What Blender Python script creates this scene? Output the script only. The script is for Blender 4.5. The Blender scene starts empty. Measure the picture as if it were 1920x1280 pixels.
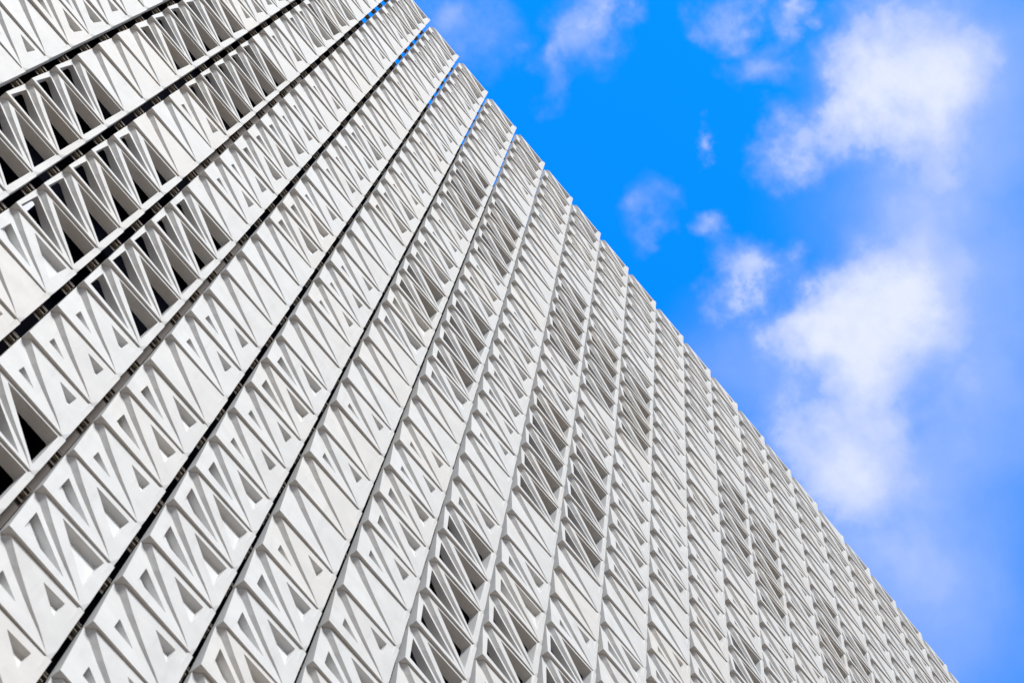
import bpy, math, random
from mathutils import Vector, Matrix
from mathutils.geometry import tessellate_polygon

random.seed(7)
scene = bpy.context.scene
COL = scene.collection
W = 0.9                       # width of one panel bay in metres
PITCH = 0.9437 * W            # height of one course
Z0 = 42.64                    # height of the lower edge of the top course
H = 0.9357                    # panel height in bay widths (pitch less an 8 mm joint)
BACK = 0.145                  # panel depth in bay widths

# ------------------------------------------------------------------ camera
R = [(0.624725105364653, -0.7776072553744818, 0.07103167684975852),
     (0.7629494304171536, 0.5885132115996732, -0.2675076940926735),
     (0.16621284352679888, 0.22131234977199937, 0.9609339907013031)]
CP = Vector((0.5225, -6.8316, Z0 - 41.0434))
cam_d = bpy.data.cameras.new('camera')
cam = bpy.data.objects.new('camera', cam_d)
COL.objects.link(cam)
cam_d.sensor_width = 36.0
cam_d.lens = 75.37
cam_d.clip_end = 5000
cam_d.dof.use_dof = True
cam_d.dof.focus_distance = 31.0
cam_d.dof.aperture_fstop = 4.0
m = Matrix.Identity(4)
for i in range(3):
    m[i][0] = R[0][i]; m[i][1] = -R[1][i]; m[i][2] = -R[2][i]; m[i][3] = CP[i]
cam.matrix_world = m
scene.camera = cam


def pix(p):                   # where a point falls in the picture (1920 px wide)
    d = Vector(p) - CP
    x, y, z = (sum(R[k][i] * d[i] for i in range(3)) for k in range(3))
    return 960 + 4019.6 * x / z, 640 + 4019.6 * y / z


# ------------------------------------------------------------------ helpers
def tag(o, label=None, cat=None, group=None, kind=None):
    if label: o['label'] = label
    if cat: o['category'] = cat
    if group: o['group'] = group
    if kind: o['kind'] = kind
    return o


def mesh_from(name, verts, faces, mat):
    me = bpy.data.meshes.new(name)
    me.from_pydata([tuple(v) for v in verts], [], faces)
    me.materials.append(mat)
    me.update()
    return me


def obj(name, me, parent=None, loc=(0, 0, 0)):
    o = bpy.data.objects.new(name, me)
    COL.objects.link(o)
    o.location = loc
    if parent: o.parent = parent
    return o


def add_box(V, F, x0, x1, y0, y1, z0, z1):
    b = len(V)
    V += [(x, y, z) for z in (z0, z1) for y in (y0, y1) for x in (x0, x1)]
    F += [tuple(b + i for i in f) for f in
          ((0, 2, 3, 1), (4, 5, 7, 6), (0, 1, 5, 4), (2, 6, 7, 3), (0, 4, 6, 2), (1, 3, 7, 5))]


# ------------------------------------------------------------------ materials
def nodes_of(name):
    mt = bpy.data.materials.new(name)
    mt.use_nodes = True
    nt = mt.node_tree
    return mt, nt, nt.nodes['Principled BSDF']


def N(nt, kind, **kw):
    n = nt.nodes.new(kind)
    for k, v in kw.items(): setattr(n, k, v)
    return n


def math_n(nt, op, a, b=None, c=None, clamp=False):
    n = N(nt, 'ShaderNodeMath', operation=op, use_clamp=clamp)
    for i, v in enumerate((a, b, c)):
        if v is None: continue
        if isinstance(v, (int, float)): n.inputs[i].default_value = v
        else: nt.links.new(v, n.inputs[i])
    return n.outputs[0]


def concrete():
    mt, nt, bs = nodes_of('white_cast_concrete')
    L = nt.links.new
    geo = N(nt, 'ShaderNodeNewGeometry')
    sep = N(nt, 'ShaderNodeSeparateXYZ'); L(geo.outputs['Position'], sep.inputs[0])
    cx = math_n(nt, 'FLOOR', math_n(nt, 'DIVIDE', sep.outputs['X'], W))
    cz = math_n(nt, 'FLOOR', math_n(nt, 'DIVIDE', math_n(nt, 'SUBTRACT', sep.outputs['Z'], Z0 - 100 * PITCH - 0.004), PITCH))
    cmb = N(nt, 'ShaderNodeCombineXYZ'); L(cx, cmb.inputs[0]); L(cz, cmb.inputs[1])
    wn = N(nt, 'ShaderNodeTexWhiteNoise', noise_dimensions='3D'); L(cmb.outputs[0], wn.inputs['Vector'])
    sc = N(nt, 'ShaderNodeSeparateColor'); L(wn.outputs['Color'], sc.inputs[0])
    # each casting has its own slight shade
    shade = N(nt, 'ShaderNodeMix', data_type='RGBA')
    L(sc.outputs[0], shade.inputs['Factor'])
    shade.inputs['A'].default_value = (0.735, 0.74, 0.74, 1)
    shade.inputs['B'].default_value = (0.76, 0.775, 0.785, 1)
    warm = N(nt, 'ShaderNodeMix', data_type='RGBA')
    f = N(nt, 'ShaderNodeMapRange'); f.inputs['From Min'].default_value = 0.72; f.inputs['From Max'].default_value = 1.0
    L(sc.outputs[1], f.inputs['Value']); L(f.outputs[0], warm.inputs['Factor'])
    L(shade.outputs['Result'], warm.inputs['A']); warm.inputs['B'].default_value = (0.76, 0.752, 0.735, 1)
    # cloudy casting marks, fine pores and faint runs
    n1 = N(nt, 'ShaderNodeTexNoise'); n1.inputs['Scale'].default_value = 3.2; n1.inputs['Detail'].default_value = 5
    n1.inputs['Roughness'].default_value = 0.6; L(geo.outputs['Position'], n1.inputs['Vector'])
    mp = N(nt, 'ShaderNodeMapping'); mp.inputs['Scale'].default_value = (9, 9, 1.3); L(geo.outputs['Position'], mp.inputs['Vector'])
    n2 = N(nt, 'ShaderNodeTexNoise'); n2.inputs['Scale'].default_value = 1.0; n2.inputs['Detail'].default_value = 4
    L(mp.outputs[0], n2.inputs['Vector'])
    r1 = N(nt, 'ShaderNodeMapRange'); r1.inputs['From Min'].default_value = 0.35; r1.inputs['From Max'].default_value = 0.7
    r1.inputs['To Min'].default_value = 0.93; r1.inputs['To Max'].default_value = 1.03; L(n1.outputs['Fac'], r1.inputs['Value'])
    r2 = N(nt, 'ShaderNodeMapRange'); r2.inputs['From Min'].default_value = 0.55; r2.inputs['From Max'].default_value = 0.8
    r2.inputs['To Min'].default_value = 1.0; r2.inputs['To Max'].default_value = 0.90; L(n2.outputs['Fac'], r2.inputs['Value'])
    k = math_n(nt, 'MULTIPLY', r1.outputs[0], r2.outputs[0])
    mul = N(nt, 'ShaderNodeMix', data_type='RGBA', blend_type='MULTIPLY'); mul.inputs['Factor'].default_value = 1
    L(warm.outputs['Result'], mul.inputs['A'])
    cc = N(nt, 'ShaderNodeCombineColor'); L(k, cc.inputs[0]); L(k, cc.inputs[1]); L(k, cc.inputs[2])
    L(cc.outputs[0], mul.inputs['B'])
    L(mul.outputs['Result'], bs.inputs['Base Color'])
    bs.inputs['Roughness'].default_value = 0.62
    bs.inputs['Specular IOR Level'].default_value = 0.3
    n3 = N(nt, 'ShaderNodeTexNoise'); n3.inputs['Scale'].default_value = 45; n3.inputs['Detail'].default_value = 3
    L(geo.outputs['Position'], n3.inputs['Vector'])
    bp = N(nt, 'ShaderNodeBump'); bp.inputs['Strength'].default_value = 0.12; bp.inputs['Distance'].default_value = 0.01
    L(n3.outputs['Fac'], bp.inputs['Height']); L(bp.outputs[0], bs.inputs['Normal'])
    return mt


def plain(name, col, rough=0.6, metal=0.0, var=0.15, scale=4.0, spec=0.4):
    mt, nt, bs = nodes_of(name)
    bs.inputs['Specular IOR Level'].default_value = spec
    n = N(nt, 'ShaderNodeTexNoise'); n.inputs['Scale'].default_value = scale; n.inputs['Detail'].default_value = 5
    geo = N(nt, 'ShaderNodeNewGeometry'); nt.links.new(geo.outputs['Position'], n.inputs['Vector'])
    mx = N(nt, 'ShaderNodeMix', data_type='RGBA')
    mx.inputs['A'].default_value = tuple(c * (1 - var) for c in col) + (1,)
    mx.inputs['B'].default_value = tuple(c * (1 + var) for c in col) + (1,)
    nt.links.new(n.outputs['Fac'], mx.inputs['Factor']); nt.links.new(mx.outputs['Result'], bs.inputs['Base Color'])
    bs.inputs['Roughness'].default_value = rough; bs.inputs['Metallic'].default_value = metal
    return mt


M_PANEL = concrete()
M_METAL = plain('brown_bracket_steel', (0.085, 0.065, 0.052), 0.45, 0.3)
M_FIN = plain('pale_bracket_clip', (0.34, 0.29, 0.23), 0.4, 0.2)
M_BAR = plain('grey_brown_joint_bar', (0.17, 0.145, 0.13), 0.7)
M_DARK = plain('cavity_shade', (0.004, 0.0045, 0.012), 0.9, spec=0.02)  # near-black colour stands in for the shade of the cavity
M_ROOF = plain('roof_membrane', (0.20, 0.20, 0.20), 0.9)
M_GROUND = plain('pale_stone_paving', (0.16, 0.112, 0.07), 0.85, var=0.12, scale=0.4)
M_LAMP, _nt, _bs = nodes_of('lamp_diffuser')
_bs.inputs['Base Color'].default_value = (0.85, 0.86, 0.9, 1)
_bs.inputs['Emission Color'].default_value = (0.86, 0.88, 1.0, 1)
_bs.inputs['Emission Strength'].default_value = 0.75
M_PANE = M_LAMP

# ------------------------------------------------------------------ panel shape
# x to the right, y into the wall, z up, in bay widths; the origin is the proud lower left corner
RX = [(0.067, H), (0.150, 0.812), (0.262, 0.660), (0.360, 0.545), (0.450, 0.440), (0.560, 0.322), (0.672, 0.212)]
RX += [(0.735, 0.140), (0.785, 0.078)]
OFF = [0.045, 0.042, 0.037, 0.032, 0.026, 0.016, 0.006, 0.003, 0.001]


def ya(x, z): return 0.1028 * z
def yc(x, z): return (0.034 - 0.0225 * (x - 0.067)) * z / H


KEY = {0.6: None,
       1: (((.200, .450), (.190, .260), (.405, .245)), ((.514, .780), (.730, .800), (.715, .530))),
       2: (((.163, .570), (.145, .220), (.500, .195)), ((.412, .820), (.775, .830), (.742, .410))),
       3: (((.112, .660), (.103, .195), (.608, .128)), ((.302, .862), (.808, .866), (.769, .254))),
       4: (((.064, .800), (.045, .085), (.680, .062)), ((.192, .885), (.830, .900), (.818, .105)))}
OPEN_FROM = 3.2


def tri_of(t, which):
    lo = max(1, min(3, int(math.floor(t)))); f = t - lo
    a, b = KEY[lo][which], KEY[lo + 1][which]
    return [Vector((p[0] + (q[0] - p[0]) * f, p[1] + (q[1] - p[1]) * f)) for p, q in zip(a, b)]


def rounded(tri, r, n=4):
    out = []
    for i in range(3):
        p, a, b = tri[i], tri[i - 1], tri[(i + 1) % 3]
        da, db = (a - p).normalized(), (b - p).normalized()
        half = da.angle(db) / 2
        d = min(r / math.tan(half), 0.38 * min((a - p).length, (b - p).length))
        p0, p1 = p + da * d, p + db * d
        for k in range(n):
            s = k / (n - 1)
            out.append(p0 * (1 - s) ** 2 + p * 2 * s * (1 - s) + p1 * s ** 2)
    return out


class Shell:
    def __init__(self): self.V, self.F = [], []

    def pt(self, x, y, z):
        self.V.append((x, y, z)); return len(self.V) - 1

    def holed(self, outer, hole, facing=-1):
        polys = [[Vector((self.V[i][0], self.V[i][2], 0)) for i in outer]]
        idx = list(outer)
        if hole:
            polys.append([Vector((self.V[i][0], self.V[i][2], 0)) for i in reversed(hole)])
            idx += list(reversed(hole))
        for tri in tessellate_polygon(polys):
            a, b, c = (idx[i] for i in tri)
            ax, az, bx, bz, cx, cz = (self.V[a][0], self.V[a][2], self.V[b][0], self.V[b][2], self.V[c][0], self.V[c][2])
            s = (bx - ax) * (cz - az) - (bz - az) * (cx - ax)
            if abs(s) < 1e-9: continue
            # seen from outside x goes right and z up: a counter-clockwise loop faces -y
            self.F.append((a, b, c) if (s > 0) == (facing < 0) else (a, c, b))


def make_panel(t):
    S = Shell()
    BL = S.pt(0, 0, 0); BR1 = S.pt(.842, 0, 0); BR2 = S.pt(.893, .010, .003)
    R1 = S.pt(.896, yc(.896, .16), .16); R2 = S.pt(.899, yc(.899, .66 * H), .66 * H); TR = S.pt(.901, .003, H)
    T1 = S.pt(.850, .003, H); T2 = S.pt(.838, yc(.838, H), H); T3 = S.pt(.845, yc(.845, .70 * H), .70 * H)
    TL = S.pt(0, ya(0, H), H)
    right, left = [], []
    for (x, z), w in zip(RX, OFF):
        right.append(S.pt(x, yc(x, z), z))
        left.append(S.pt(x - w, ya(x, z), z))
    for i in range(len(RX) - 1):                     # the shaded riser between the two facets
        S.F.append((left[i], left[i + 1], right[i + 1], right[i]))
    S.F.append((left[-1], BR1, right[-1]))
    S.F += [(BR1, BR2, R1), (T3, R2, TR), (T3, TR, T1), (T2, T3, T1)]
    outA = [BL, BR1] + left[::-1] + [TL]
    outC = right + [BR1, R1, R2, T3, T2]
    backs = []
    holes = [None, None]
    if t > 0:
        for which, fy in ((0, ya), (1, yc)):
            tri = tri_of(t, which)
            if (tri[1] - tri[0]).cross(tri[2] - tri[0]) < 0: ccw = False
            else: ccw = True
            front = rounded(tri, 0.008)
            fi = [S.pt(p.x, fy(p.x, p.y), p.y) for p in front]
            if t >= OPEN_FROM:
                c = (tri[0] + tri[1] + tri[2]) / 3
                ins = 0.045 if t < 3.9 else 0.02
                btri = [p + (c - p) * ins for p in tri]
                br = rounded(btri, 0.030)
                bi = [S.pt(p.x, BACK, p.y) for p in br]
                backs.append(bi)
            else:
                # a sloping floor: deepest along one edge, running out at the opposite corner
                shallow = tri[1] if which == 0 else tri[2]
                ea, eb = (tri[0], tri[2]) if which == 0 else (tri[0], tri[1])
                ed = (eb - ea).normalized(); nrm = Vector((-ed.y, ed.x))
                hgt = (shallow - ea).dot(nrm)
                dep = 0.088
                c = (tri[0] + tri[1] + tri[2]) / 3
                bi = []
                for p in front:
                    q = p + (c - p) * 0.05
                    k = max(0.03, min(1.0, 1 - (q - ea).dot(nrm) / hgt * 1.05))
                    bi.append(S.pt(q.x, fy(q.x, q.y) + dep * k, q.y))
                S.holed(bi, None)
            n = len(fi)
            for i in range(n):
                j = (i + 1) % n
                q = (fi[i], fi[j], bi[j], bi[i])
                S.F.append(q if not ccw else q[::-1])
            holes[which] = fi if ccw else fi[::-1]
    S.holed(outA, holes[0]); S.holed(outC, holes[1])
    # edges and back
    ring = [BL, BR1, BR2, R1, R2, TR, T1, T2, right[0], left[0], TL]
    back = [S.pt(S.V[i][0], BACK, S.V[i][2]) for i in ring]
    for i in range(len(ring)):
        j = (i + 1) % len(ring)
        S.F.append((ring[j], ring[i], back[i], back[j]))
    if backs:
        polys = [[Vector((S.V[i][0], S.V[i][2], 0)) for i in back]]
        idx = list(back)
        for b in backs:
            polys.append([Vector((S.V[i][0], S.V[i][2], 0)) for i in b]); idx += b
        for tr in tessellate_polygon(polys):
            S.F.append(tuple(idx[i] for i in tr))
    else:
        S.F.append(tuple(back[::-1]))
    return [(x * W, y * W, z * W) for x, y, z in S.V], S.F


# ------------------------------------------------------------------ which panel is how open
# 0 plain, 1 small dimples, 2 medium, 3 large, from 3.2 pierced right through, 4 thin bars only
def seq(r0, *v): return {r0 + i: x for i, x in enumerate(v)}


TYPES = {
 -2: {**seq(18, 0, 0, 1.2, 2, 2, 0, 1.2, 0)},
 -1: {**seq(10, 2, 3, 1.6, 2, 1.2, 3.6, 3.8, 4, 4, 3.6, 0, 0, 0, 4, 4, 4, 4, 4, 0)},
 0: seq(3, 1, 0, 0, 0, 3, 3, 3.4, 3, 3, 0, 1.7, 0, 4, 4, 4, 4, 4, 1.2, 0, 0, 3.6, 4, 4, 4, 4, 2.7, 0, 1.2, 1),
 1: seq(0, 3, 2.7, 2.7, 2, 1, 0, 0, 1, 0, 0, 0, 0, 0, 1.2, 0, 1.2, 1.2, 2, 2.2, 2.2, 1.2, 1.2, 0, 3.6, 3.7, 4, 4, 3.7, 1.2, 1, 1, 4, 4),
 2: seq(0, 3, 2, 2, 2, 1, 0, 0, 1, 0, 0, 0, 0, 1, 2.3, 1.1, 1.1, 1.2, 0, 1.2, 2.3, 2.3, 0, 0, 0, 0, 1.2, 1.2, 0, 2, 2, 1.2, 2.4, 3, 1.2, 1.3, 1),
 3: seq(0, 3, 3, 2, 1.2, 0, 1, 0, 1, 1, 1, 1, 0, 1, 1, 2.2, 2.2, 0, 0, 0, 1.1, 1.1, 1.1, 0, 0, 2.1, 2.2, 1.2, 1.2, 2.2, 3, 2.6, 2.1, 1.2, 1.2, 0),
 4: seq(0, 2.6, 2, 2.7, 2, 1, 0, 0, 3.2, 3.6, 3.6, 3.2, 3, 1, 1, 2.2, 3, 3.5, 3.5, 3, 2.8, 0, 0, 0, 1.1, 0, 1.2, 0, 0, 1.1, 2, 2.2, 2.8, 2),
 5: seq(0, 3, 3, 3, 1, 1, 0, 0, 3.4, 3.5, 3.5, 3.6, 3.2, 1.2, 2, 2.2, 3.5, 3.5, 3.5, 3.3, 2.8, 0, 0, 1.2, 1.2, 2.1, 2.2, 1.3, 0, 1.3, 2.2, 2),
 6: seq(0, 3, 2.5, 2.3, 2, 2, 0, 0, 0, 0, 0, 0, 0, 1, 2, 2, 2.1, 2.2, 2.2, 1.1, 1.1, 0, 0, 2.2, 3.6, 3.6, 3.9, 3.6, 3.6, 2),
 7: seq(0, 3, 3, 1, 2, 1, 0, 0, 3.2, 3.4, 3.5, 3.6, 3.6, 1, 2, 2.2, 3.6, 3.7, 3.7, 3.7, 3.7, 0, 0, 2.2, 3.1, 3.5, 3.5, 2),
 8: seq(0, 2.5, 2, 2, 1, 0, 1.2, 0, 3, 3.4, 3.6, 3.5, 3.5, 0, 2.2, 2.2, 3.6, 3.8, 3.8, 3.8, 3.6, 0, 0, 1.3, 3.7, 3.7, 3),
 9: seq(0, 2.5, 2.2, 2.2, 1.2, 0, 1.2, 0, 3, 3.6, 3.6, 3.6, 3.2, 0, 1.3, 1.3, 2.2, 2.2, 2.2, 2.2, 0, 0, 2.5, 0, 0),
 10: seq(0, 2, 2, 1.2, 1, 1, 0, 0, 0, 1.2, 1.2, 0, 1.3, 0, 1.3, 1.3, 2, 2, 0, 0, 1.3, 2, 1),
 11: seq(0, 2.2, 2.2, 2, 2, 2.2, 1, 0, 0, 0, 0, 2.2, 1.3, 0, 1.3, 1.3, 1.3, 2.2, 0, 2, 1),
 12: seq(0, 1.2, 2.2, 1, 0, 2, 0, 0, 3.2, 3.3, 3.3, 3.2, 3, 0, 1.2, 1.2, 3.5, 3.3, 2),
 13: seq(0, 2.5, 2.3, 2.2, 2.2, 2, 0, 1, 3.2, 3.3, 3.5, 3.5, 3.2, 1.2, 1.2, 2.2, 1),
 14: seq(0, 3, 2.5, 1, 0, 2, 0, 0, 1, 1, 2.2, 1.2, 1.2, 1.2, 0),
 15: seq(0, 1.2, 2.2, 2, 1, 1, 0, 0, 3.2, 3.3, 3.5, 3.3, 3),
 16: seq(0, 0, 2.2, 2.2, 1.2, 1.2, 0, 0, 3.2, 3.2, 3),
 17: seq(0, 3, 2, 2, 1, 0, 1.2, 0, 1),
 18: seq(0, 3, 2.2, 2, 1, 1.2, 1),
 19: seq(0, 2.6, 2, 1, 2),
 20: seq(0, 2.2, 2, 1),
}
C0, C1, ROWS = -7, 29, 47
rnd = random.Random(3)


def kind_of(c, r):
    t = TYPES.get(c, {}).get(r)
    if t is None:
        t = rnd.choice((0, 0, 0, 1.2, 1.2, 2, 2.2, 1.2, 0, 3))
    return t


SHAPES = {}


def shape(t):
    if t not in SHAPES:
        V, F = make_panel(t)
        SHAPES[t] = [V, F, None]
    return SHAPES[t]


def shape_mesh(t):
    s = shape(t)
    if s[2] is None: s[2] = mesh_from('facade_panel', s[0], s[1], M_PANEL)
    return s[2]


# the steel bracket in the joint at the left of each panel
BV, BF = [], []
add_box(BV, BF, -.100 * W, -.004 * W, .178 * W, .190 * W, -.150 * W, .105 * W)
add_box(BV, BF, -.092 * W, -.012 * W, .120 * W, .176 * W, -.020 * W, .004 * W)
add_box(BV, BF, -.092 * W, -.012 * W, .140 * W, .176 * W, .066 * W, .080 * W)
nb = len(BF)
CV, CF = [], []
add_box(CV, CF, -.088 * W, -.016 * W, .138 * W, .174 * W, .026 * W, .036 * W)
add_box(CV, CF, -.088 * W, -.016 * W, .138 * W, .174 * W, -.066 * W, -.056 * W)


def bracket_geo():
    return BV + CV, BF + [tuple(i + len(BV) for i in f) for f in CF]


brV, brF = bracket_geo()
br_me = bpy.data.meshes.new('bracket')
br_me.from_pydata(brV, [], brF)
br_me.materials.append(M_METAL); br_me.materials.append(M_FIN)
for p in br_me.polygons: p.material_index = 1 if p.index >= nb else 0
br_me.update()

# ------------------------------------------------------------------ the building
bld = bpy.data.objects.new('building', None)
COL.objects.link(bld)
bld.location = (0, 0, 0)
tag(bld, 'tall building clad in columns of folded white concrete panels with triangular openings', 'building')

cells = []
for c in range(C0, C1):
    for r in range(ROWS):
        t = kind_of(c, r)
        x, z = c * W, Z0 - r * PITCH
        n = 0
        for i in range(8):
            for j in range(8):
                u, v = pix((x + (i + .5) / 8 * .9 * W, .03 * W, z + (j + .5) / 8 * H * W))
                n += (0 <= u <= 1920 and 0 <= v <= 1280)
        a, b, d = pix((x, 0, z)), pix((x + .9 * W, 0, z)), pix((x, 0, z + H * W))
        area = abs((b[0] - a[0]) * (d[1] - a[1]) - (b[1] - a[1]) * (d[0] - a[0])) * n / 64
        # small random set-out errors of a real installation
        jx, jy, jz = (rnd.uniform(-.003, .003), rnd.uniform(-.004, .004), rnd.uniform(-.002, .002))
        cells.append((area, c, r, t, x + jx, jy, z + jz))
cells.sort(key=lambda q: -q[0])
single, rest = cells[:100], cells[100:]


def panel_label(t):
    if t >= OPEN_FROM: return 'white concrete panel pierced by two tall triangular openings'
    if t >= 2.5: return 'white concrete panel with two large triangular recesses'
    if t >= 1.6: return 'white concrete panel with two medium triangular recesses'
    if t > 0: return 'white concrete panel with two small triangular dimples'
    return 'plain folded white concrete panel without openings'


for a, c, r, t, x, y, z in single:
    p = obj('facade_panel', shape_mesh(t), bld, (x, y, z))
    tag(p, panel_label(t))
    obj('bracket', br_me, p)

V, F = [], []
for a, c, r, t, x, y, z in rest:
    sv, sf, _ = shape(t)
    b = len(V)
    V += [(vx + x, vy + y, vz + z) for vx, vy, vz in sv]
    F += [tuple(i + b for i in f) for f in sf]
tag(obj('facade_panel', mesh_from('facade_panel_field', V, F, M_PANEL), bld), kind='stuff')

V, F, MI = [], [], []
for a, c, r, t, x, y, z in rest:
    b = len(V)
    V += [(vx + x, vy + y, vz + z) for vx, vy, vz in brV]
    F += [tuple(i + b for i in f) for f in brF]
    MI += [0] * nb + [1] * (len(brF) - nb)
me = bpy.data.meshes.new('bracket_field')
me.from_pydata(V, [], F)
me.materials.append(M_METAL); me.materials.append(M_FIN)
me.polygons.foreach_set('material_index', MI)
me.update()
tag(obj('bracket', me, bld), kind='stuff')

# wall and roof of the building proper, set back behind the screen
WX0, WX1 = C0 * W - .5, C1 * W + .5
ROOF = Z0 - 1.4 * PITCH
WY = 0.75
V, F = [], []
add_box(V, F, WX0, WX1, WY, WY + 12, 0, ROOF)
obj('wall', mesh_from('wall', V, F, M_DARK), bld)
V, F = [], []
add_box(V, F, WX0 - .0, WX1, WY + .02, WY + 12, ROOF + .003, ROOF + .12)
obj('roof', mesh_from('roof', V, F, M_ROOF), bld)
# posts that carry the screen, seen in two of the joints
for jc, ra, rb in ((1, 12.2, 20.6), (2, 20.9, 46)):
    V, F = [], []
    add_box(V, F, (jc - .112) * W, (jc + .006) * W, .205 * W, .30 * W, Z0 - rb * PITCH, Z0 - ra * PITCH)
    obj('post', mesh_from('post', V, F, M_BAR), bld)

# a lit ceiling panel in the cavity, glimpsed through one of the open panels
ld = Vector([sum(R[k][i] * q for k, q in enumerate(((54 - 960) / 4019.6, (380 - 640) / 4019.6, 1))) for i in range(3)])
lp = CP + ld * ((0.45 - CP.y) / ld.y)
V, F = [], []
add_box(V, F, lp.x - .05, lp.x + .05, lp.y - .11, lp.y + .11, lp.z, lp.z + .03)
lamp = obj('ceiling_lamp', mesh_from('ceiling_lamp', V, F, M_LAMP), bld)
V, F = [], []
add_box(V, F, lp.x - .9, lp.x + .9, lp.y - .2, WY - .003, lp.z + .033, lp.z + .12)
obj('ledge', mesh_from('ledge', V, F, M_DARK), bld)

# ------------------------------------------------------------------ ground
V = [(-900, -900, 0), (900, -900, 0), (900, 900, 0), (-900, 900, 0)]
tag(obj('ground', mesh_from('ground', V, [(0, 1, 2, 3)], M_GROUND)), kind='structure')

# ------------------------------------------------------------------ sun and sky
SUN_EL, SUN_AZ = math.radians(50), math.radians(-24)        # azimuth from straight ahead (-y) towards +x
sd = Vector((math.sin(SUN_AZ) * math.cos(SUN_EL), -math.cos(SUN_AZ) * math.cos(SUN_EL), math.sin(SUN_EL)))
sl = bpy.data.lights.new('sun', 'SUN')
sl.energy = 3.1
sl.angle = math.radians(24)
sl.color = (1.0, 0.99, 0.97)
so = bpy.data.objects.new('sun', sl)
COL.objects.link(so)
so.location = (0, -30, 70)
so.rotation_euler = (-sd).to_track_quat('-Z', 'Y').to_euler()

world = bpy.data.worlds.new('World')
scene.world = world
world.use_nodes = True
nt = world.node_tree
L = nt.links.new
bg = nt.nodes['Background']
sky = N(nt, 'ShaderNodeTexSky', sky_type='NISHITA')
sky.sun_disc = False
sky.sun_elevation = SUN_EL
sky.sun_rotation = math.atan2(sd.x, sd.y)
sky.air_density = 1.0; sky.dust_density = 0.3; sky.ozone_density = 3.0
SKY_STRENGTH = 0.1
bg.inputs['Strength'].default_value = SKY_STRENGTH
tint = N(nt, 'ShaderNodeMix', data_type='RGBA', blend_type='MULTIPLY'); tint.inputs['Factor'].default_value = 1
L(sky.outputs[0], tint.inputs['A'])
EXPOSURE = 0.40
TINT = tuple(c / 2 ** EXPOSURE for c in (0.03, 2.2, 4.3))
tint.inputs['B'].default_value = TINT + (1,)

tc = N(nt, 'ShaderNodeTexCoord')
nrm = N(nt, 'ShaderNodeVectorMath', operation='NORMALIZE'); L(tc.outputs['Generated'], nrm.inputs[0])
D = nrm.outputs[0]


def noise(scale, detail, rough, vec, offset=(0, 0, 0)):
    mp = N(nt, 'ShaderNodeMapping'); mp.inputs['Location'].default_value = offset
    L(vec, mp.inputs['Vector'])
    n = N(nt, 'ShaderNodeTexNoise'); n.inputs['Scale'].default_value = scale
    n.inputs['Detail'].default_value = detail; n.inputs['Roughness'].default_value = rough
    L(mp.outputs[0], n.inputs['Vector'])
    return n


# ragged cloud edges: push the direction about by noise before measuring
def warped(scale, amp, off):
    n = noise(scale, 6, 0.58, D, off)
    sub = N(nt, 'ShaderNodeVectorMath', operation='SUBTRACT'); L(n.outputs['Color'], sub.inputs[0])
    sub.inputs[1].default_value = (.5, .5, .5)
    ma = N(nt, 'ShaderNodeVectorMath', operation='MULTIPLY_ADD'); L(sub.outputs[0], ma.inputs[0])
    ma.inputs[1].default_value = (amp,) * 3; L(D, ma.inputs[2])
    return ma.outputs[0]


DW = warped(26, 0.060, (3.1, 1.7, 0.4))
#        direction of the cloud's middle, radius (rad), strength
CLOUDS = [(0.1816, 0.0091, 0.9833, 0.0513, 1.5),
    (0.1837, 0.0241, 0.9827, 0.0311, 0.4),
    (0.1785, 0.0626, 0.9819, 0.0233, 0.75),
    (0.1834, 0.0404, 0.9822, 0.028, 0.5),
    (0.2558, 0.0912, 0.9624, 0.0435, 1.3),
    (0.2505, 0.1024, 0.9627, 0.0233, 0.5),
    (0.2403, 0.0702, 0.9682, 0.0342, 0.5),
    (0.2635, 0.0668, 0.9624, 0.0466, 0.35),
    (0.2972, 0.1263, 0.9464, 0.0466, 0.75),
    (0.2983, 0.1425, 0.9438, 0.0311, 0.3),
    (0.2863, 0.0995, 0.953, 0.0529, 0.3),
    (0.2114, 0.1186, 0.9702, 0.0233, 0.8),
    (0.1841, 0.1147, 0.9762, 0.014, 0.75),
    (0.2218, 0.1188, 0.9678, 0.014, 0.4),
    (0.1576, 0.1331, 0.9785, 0.0187, 0.5),
    (0.1629, 0.142, 0.9764, 0.014, 0.25),
    (0.0786, 0.1062, 0.9912, 0.0264, 0.6),
    (0.0808, 0.1267, 0.9886, 0.0171, 0.5),
    (0.0765, 0.0875, 0.9932, 0.0187, 0.45),
    (0.0915, 0.1366, 0.9864, 0.0124, 0.3),
    (0.0429, 0.1469, 0.9882, 0.0311, 0.5),
    (0.0576, 0.146, 0.9876, 0.0187, 0.25),
    (0.0255, 0.1549, 0.9876, 0.0187, 0.35),
    (0.1089, 0.0523, 0.9927, 0.0202, 0.7),
    (0.1268, 0.0294, 0.9915, 0.0155, 0.65),
    (0.1375, 0.0527, 0.9891, 0.0202, 0.5),
    (0.1543, 0.0979, 0.9832, 0.0093, 0.6)]
acc = None
for (cx, cy, cz, rad, amp) in CLOUDS:
    dist = N(nt, 'ShaderNodeVectorMath', operation='DISTANCE'); L(DW, dist.inputs[0]); dist.inputs[1].default_value = (cx, cy, cz)
    mr = N(nt, 'ShaderNodeMapRange', interpolation_type='SMOOTHSTEP')
    mr.inputs['From Min'].default_value = rad; mr.inputs['From Max'].default_value = 0
    mr.inputs['To Min'].default_value = 0; mr.inputs['To Max'].default_value = amp
    L(dist.outputs['Value'], mr.inputs['Value'])
    acc = mr.outputs[0] if acc is None else math_n(nt, 'ADD', acc, mr.outputs[0])
fb = noise(20, 7, 0.58, D, (0, 5, 2))
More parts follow.
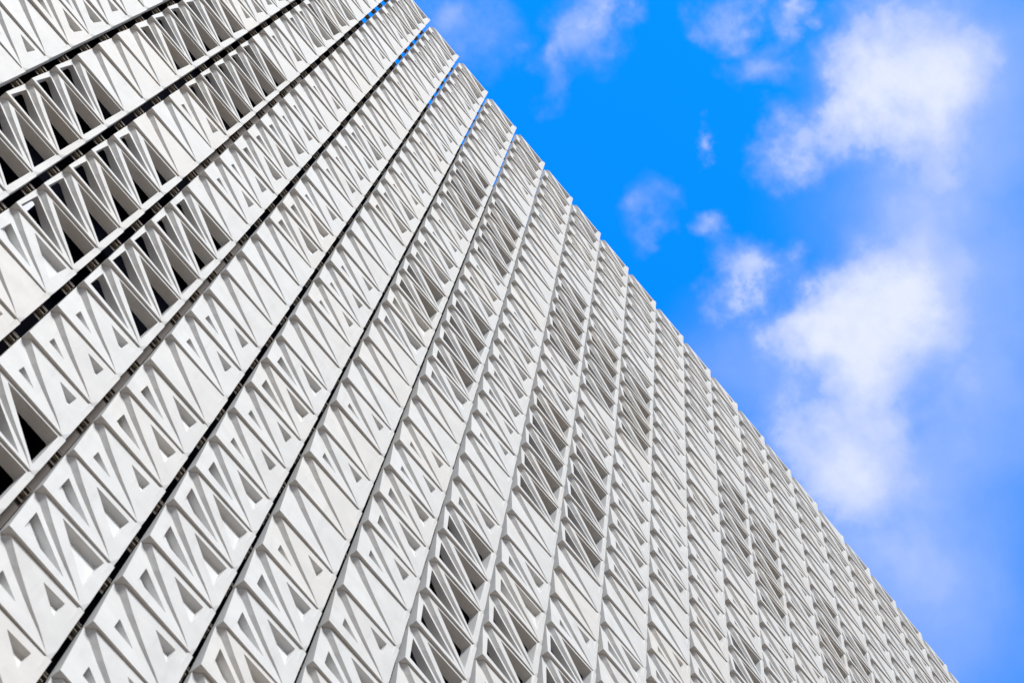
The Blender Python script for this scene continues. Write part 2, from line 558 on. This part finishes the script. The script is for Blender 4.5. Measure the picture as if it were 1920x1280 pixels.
fm = N(nt, 'ShaderNodeMapRange'); fm.inputs['From Min'].default_value = 0.3; fm.inputs['From Max'].default_value = 0.72
fm.inputs['To Min'].default_value = 0.25; fm.inputs['To Max'].default_value = 1.55
L(fb.outputs['Fac'], fm.inputs['Value'])
# thin veil of high cloud
DV = warped(9, 0.05, (6.3, 0.2, 2.2))
VEIL = [(0.228, 0.1501, 0.962, 0.0404, 0.25),
    (0.2508, 0.1397, 0.9579, 0.0529, 0.28),
    (0.3681, 0.1425, 0.9188, 0.0746, 0.25),
    (0.3306, 0.1371, 0.9338, 0.0591, 0.25),
    (0.2484, 0.0312, 0.9682, 0.1026, 0.36),
    (0.3145, 0.1002, 0.944, 0.0995, 0.36),
    (0.2065, -0.0238, 0.9782, 0.1026, 0.36),
    (0.3901, 0.1299, 0.9116, 0.1057, 0.25),
    (0.2204, 0.0489, 0.9742, 0.0622, 0.22),
    (0.1668, 0.0324, 0.9855, 0.0342, 0.15),
    (0.3219, 0.1609, 0.933, 0.0373, 0.2),
    (0.2741, 0.136, 0.952, 0.0466, 0.2),
    (0.3059, 0.0399, 0.9512, 0.0933, 0.25),
    (0.1705, -0.0272, 0.985, 0.0622, 0.2)]
vacc = None
for (cx, cy, cz, rad, amp) in VEIL:
    dist = N(nt, 'ShaderNodeVectorMath', operation='DISTANCE'); L(DV, dist.inputs[0]); dist.inputs[1].default_value = (cx, cy, cz)
    mr = N(nt, 'ShaderNodeMapRange', interpolation_type='SMOOTHSTEP')
    mr.inputs['From Min'].default_value = rad; mr.inputs['From Max'].default_value = 0
    mr.inputs['To Min'].default_value = 0; mr.inputs['To Max'].default_value = amp
    L(dist.outputs['Value'], mr.inputs['Value'])
    vacc = mr.outputs[0] if vacc is None else math_n(nt, 'ADD', vacc, mr.outputs[0])
fv = noise(11, 5, 0.55, DV, (2, 1, 9))
fw = N(nt, 'ShaderNodeMapRange'); fw.inputs['From Min'].default_value = 0.3; fw.inputs['From Max'].default_value = 0.7
fw.inputs["To Min"].default_value = 0.65; fw.inputs["To Max"].default_value = 1.25
L(fv.outputs['Fac'], fw.inputs['Value'])
near = math_n(nt, 'ADD', math_n(nt, 'MULTIPLY', acc, fm.outputs[0]), math_n(nt, 'MULTIPLY', vacc, fw.outputs[0]))
# unseen broken cloud, added outside the view as neutral fill for the facade
gn = noise(2.6, 8, 0.6, D, (8, 2, 5))
gm = N(nt, 'ShaderNodeMapRange', interpolation_type='SMOOTHSTEP')
gm.inputs['From Min'].default_value = 0.28; gm.inputs['From Max'].default_value = 0.46
L(gn.outputs['Fac'], gm.inputs['Value'])
vd = N(nt, 'ShaderNodeVectorMath', operation='DISTANCE'); L(D, vd.inputs[0]); vd.inputs[1].default_value = R[2]
vm = N(nt, 'ShaderNodeMapRange', interpolation_type='SMOOTHSTEP')
vm.inputs['From Min'].default_value = 0.29; vm.inputs['From Max'].default_value = 0.42
L(vd.outputs['Value'], vm.inputs['Value'])
far = math_n(nt, 'MULTIPLY', gm.outputs[0], vm.outputs[0])
cover = math_n(nt, 'MINIMUM', math_n(nt, 'TANH', near), 1.0, clamp=True)
ramp = N(nt, 'ShaderNodeValToRGB')
ramp.color_ramp.elements[0].position = 0.0; ramp.color_ramp.elements[0].color = (0.16, 0.34, 1.0, 1)
ramp.color_ramp.elements[1].position = 1.0; ramp.color_ramp.elements[1].color = (0.84, 0.89, 1.0, 1)
e = ramp.color_ramp.elements.new(0.5); e.color = (0.33, 0.50, 1.0, 1)
e = ramp.color_ramp.elements.new(0.8); e.color = (0.60, 0.70, 1.0, 1)
L(cover, ramp.inputs[0])
CLOUD_GAIN = 10.0 / 2 ** EXPOSURE
cg = N(nt, 'ShaderNodeVectorMath', operation='SCALE'); L(ramp.outputs[0], cg.inputs[0]); cg.inputs['Scale'].default_value = CLOUD_GAIN
mix = N(nt, 'ShaderNodeMix', data_type='RGBA')
L(math_n(nt, 'MULTIPLY', cover, 1.7, clamp=True), mix.inputs['Factor']); L(tint.outputs['Result'], mix.inputs['A']); L(cg.outputs[0], mix.inputs['B'])
mix2 = N(nt, 'ShaderNodeMix', data_type='RGBA')
L(far, mix2.inputs['Factor']); L(mix.outputs['Result'], mix2.inputs['A'])
mix2.inputs['B'].default_value = (2.2, 2.2, 2.2, 1)
L(mix2.outputs['Result'], bg.inputs['Color'])

# ------------------------------------------------------------------ picture
scene.view_settings.view_transform = 'Standard'
scene.view_settings.look = 'None'
scene.view_settings.exposure = EXPOSURE
scene.view_settings.gamma = 1
scene.view_settings.use_curve_mapping = False
scene.cycles.max_bounces = 8
scene.cycles.diffuse_bounces = 6
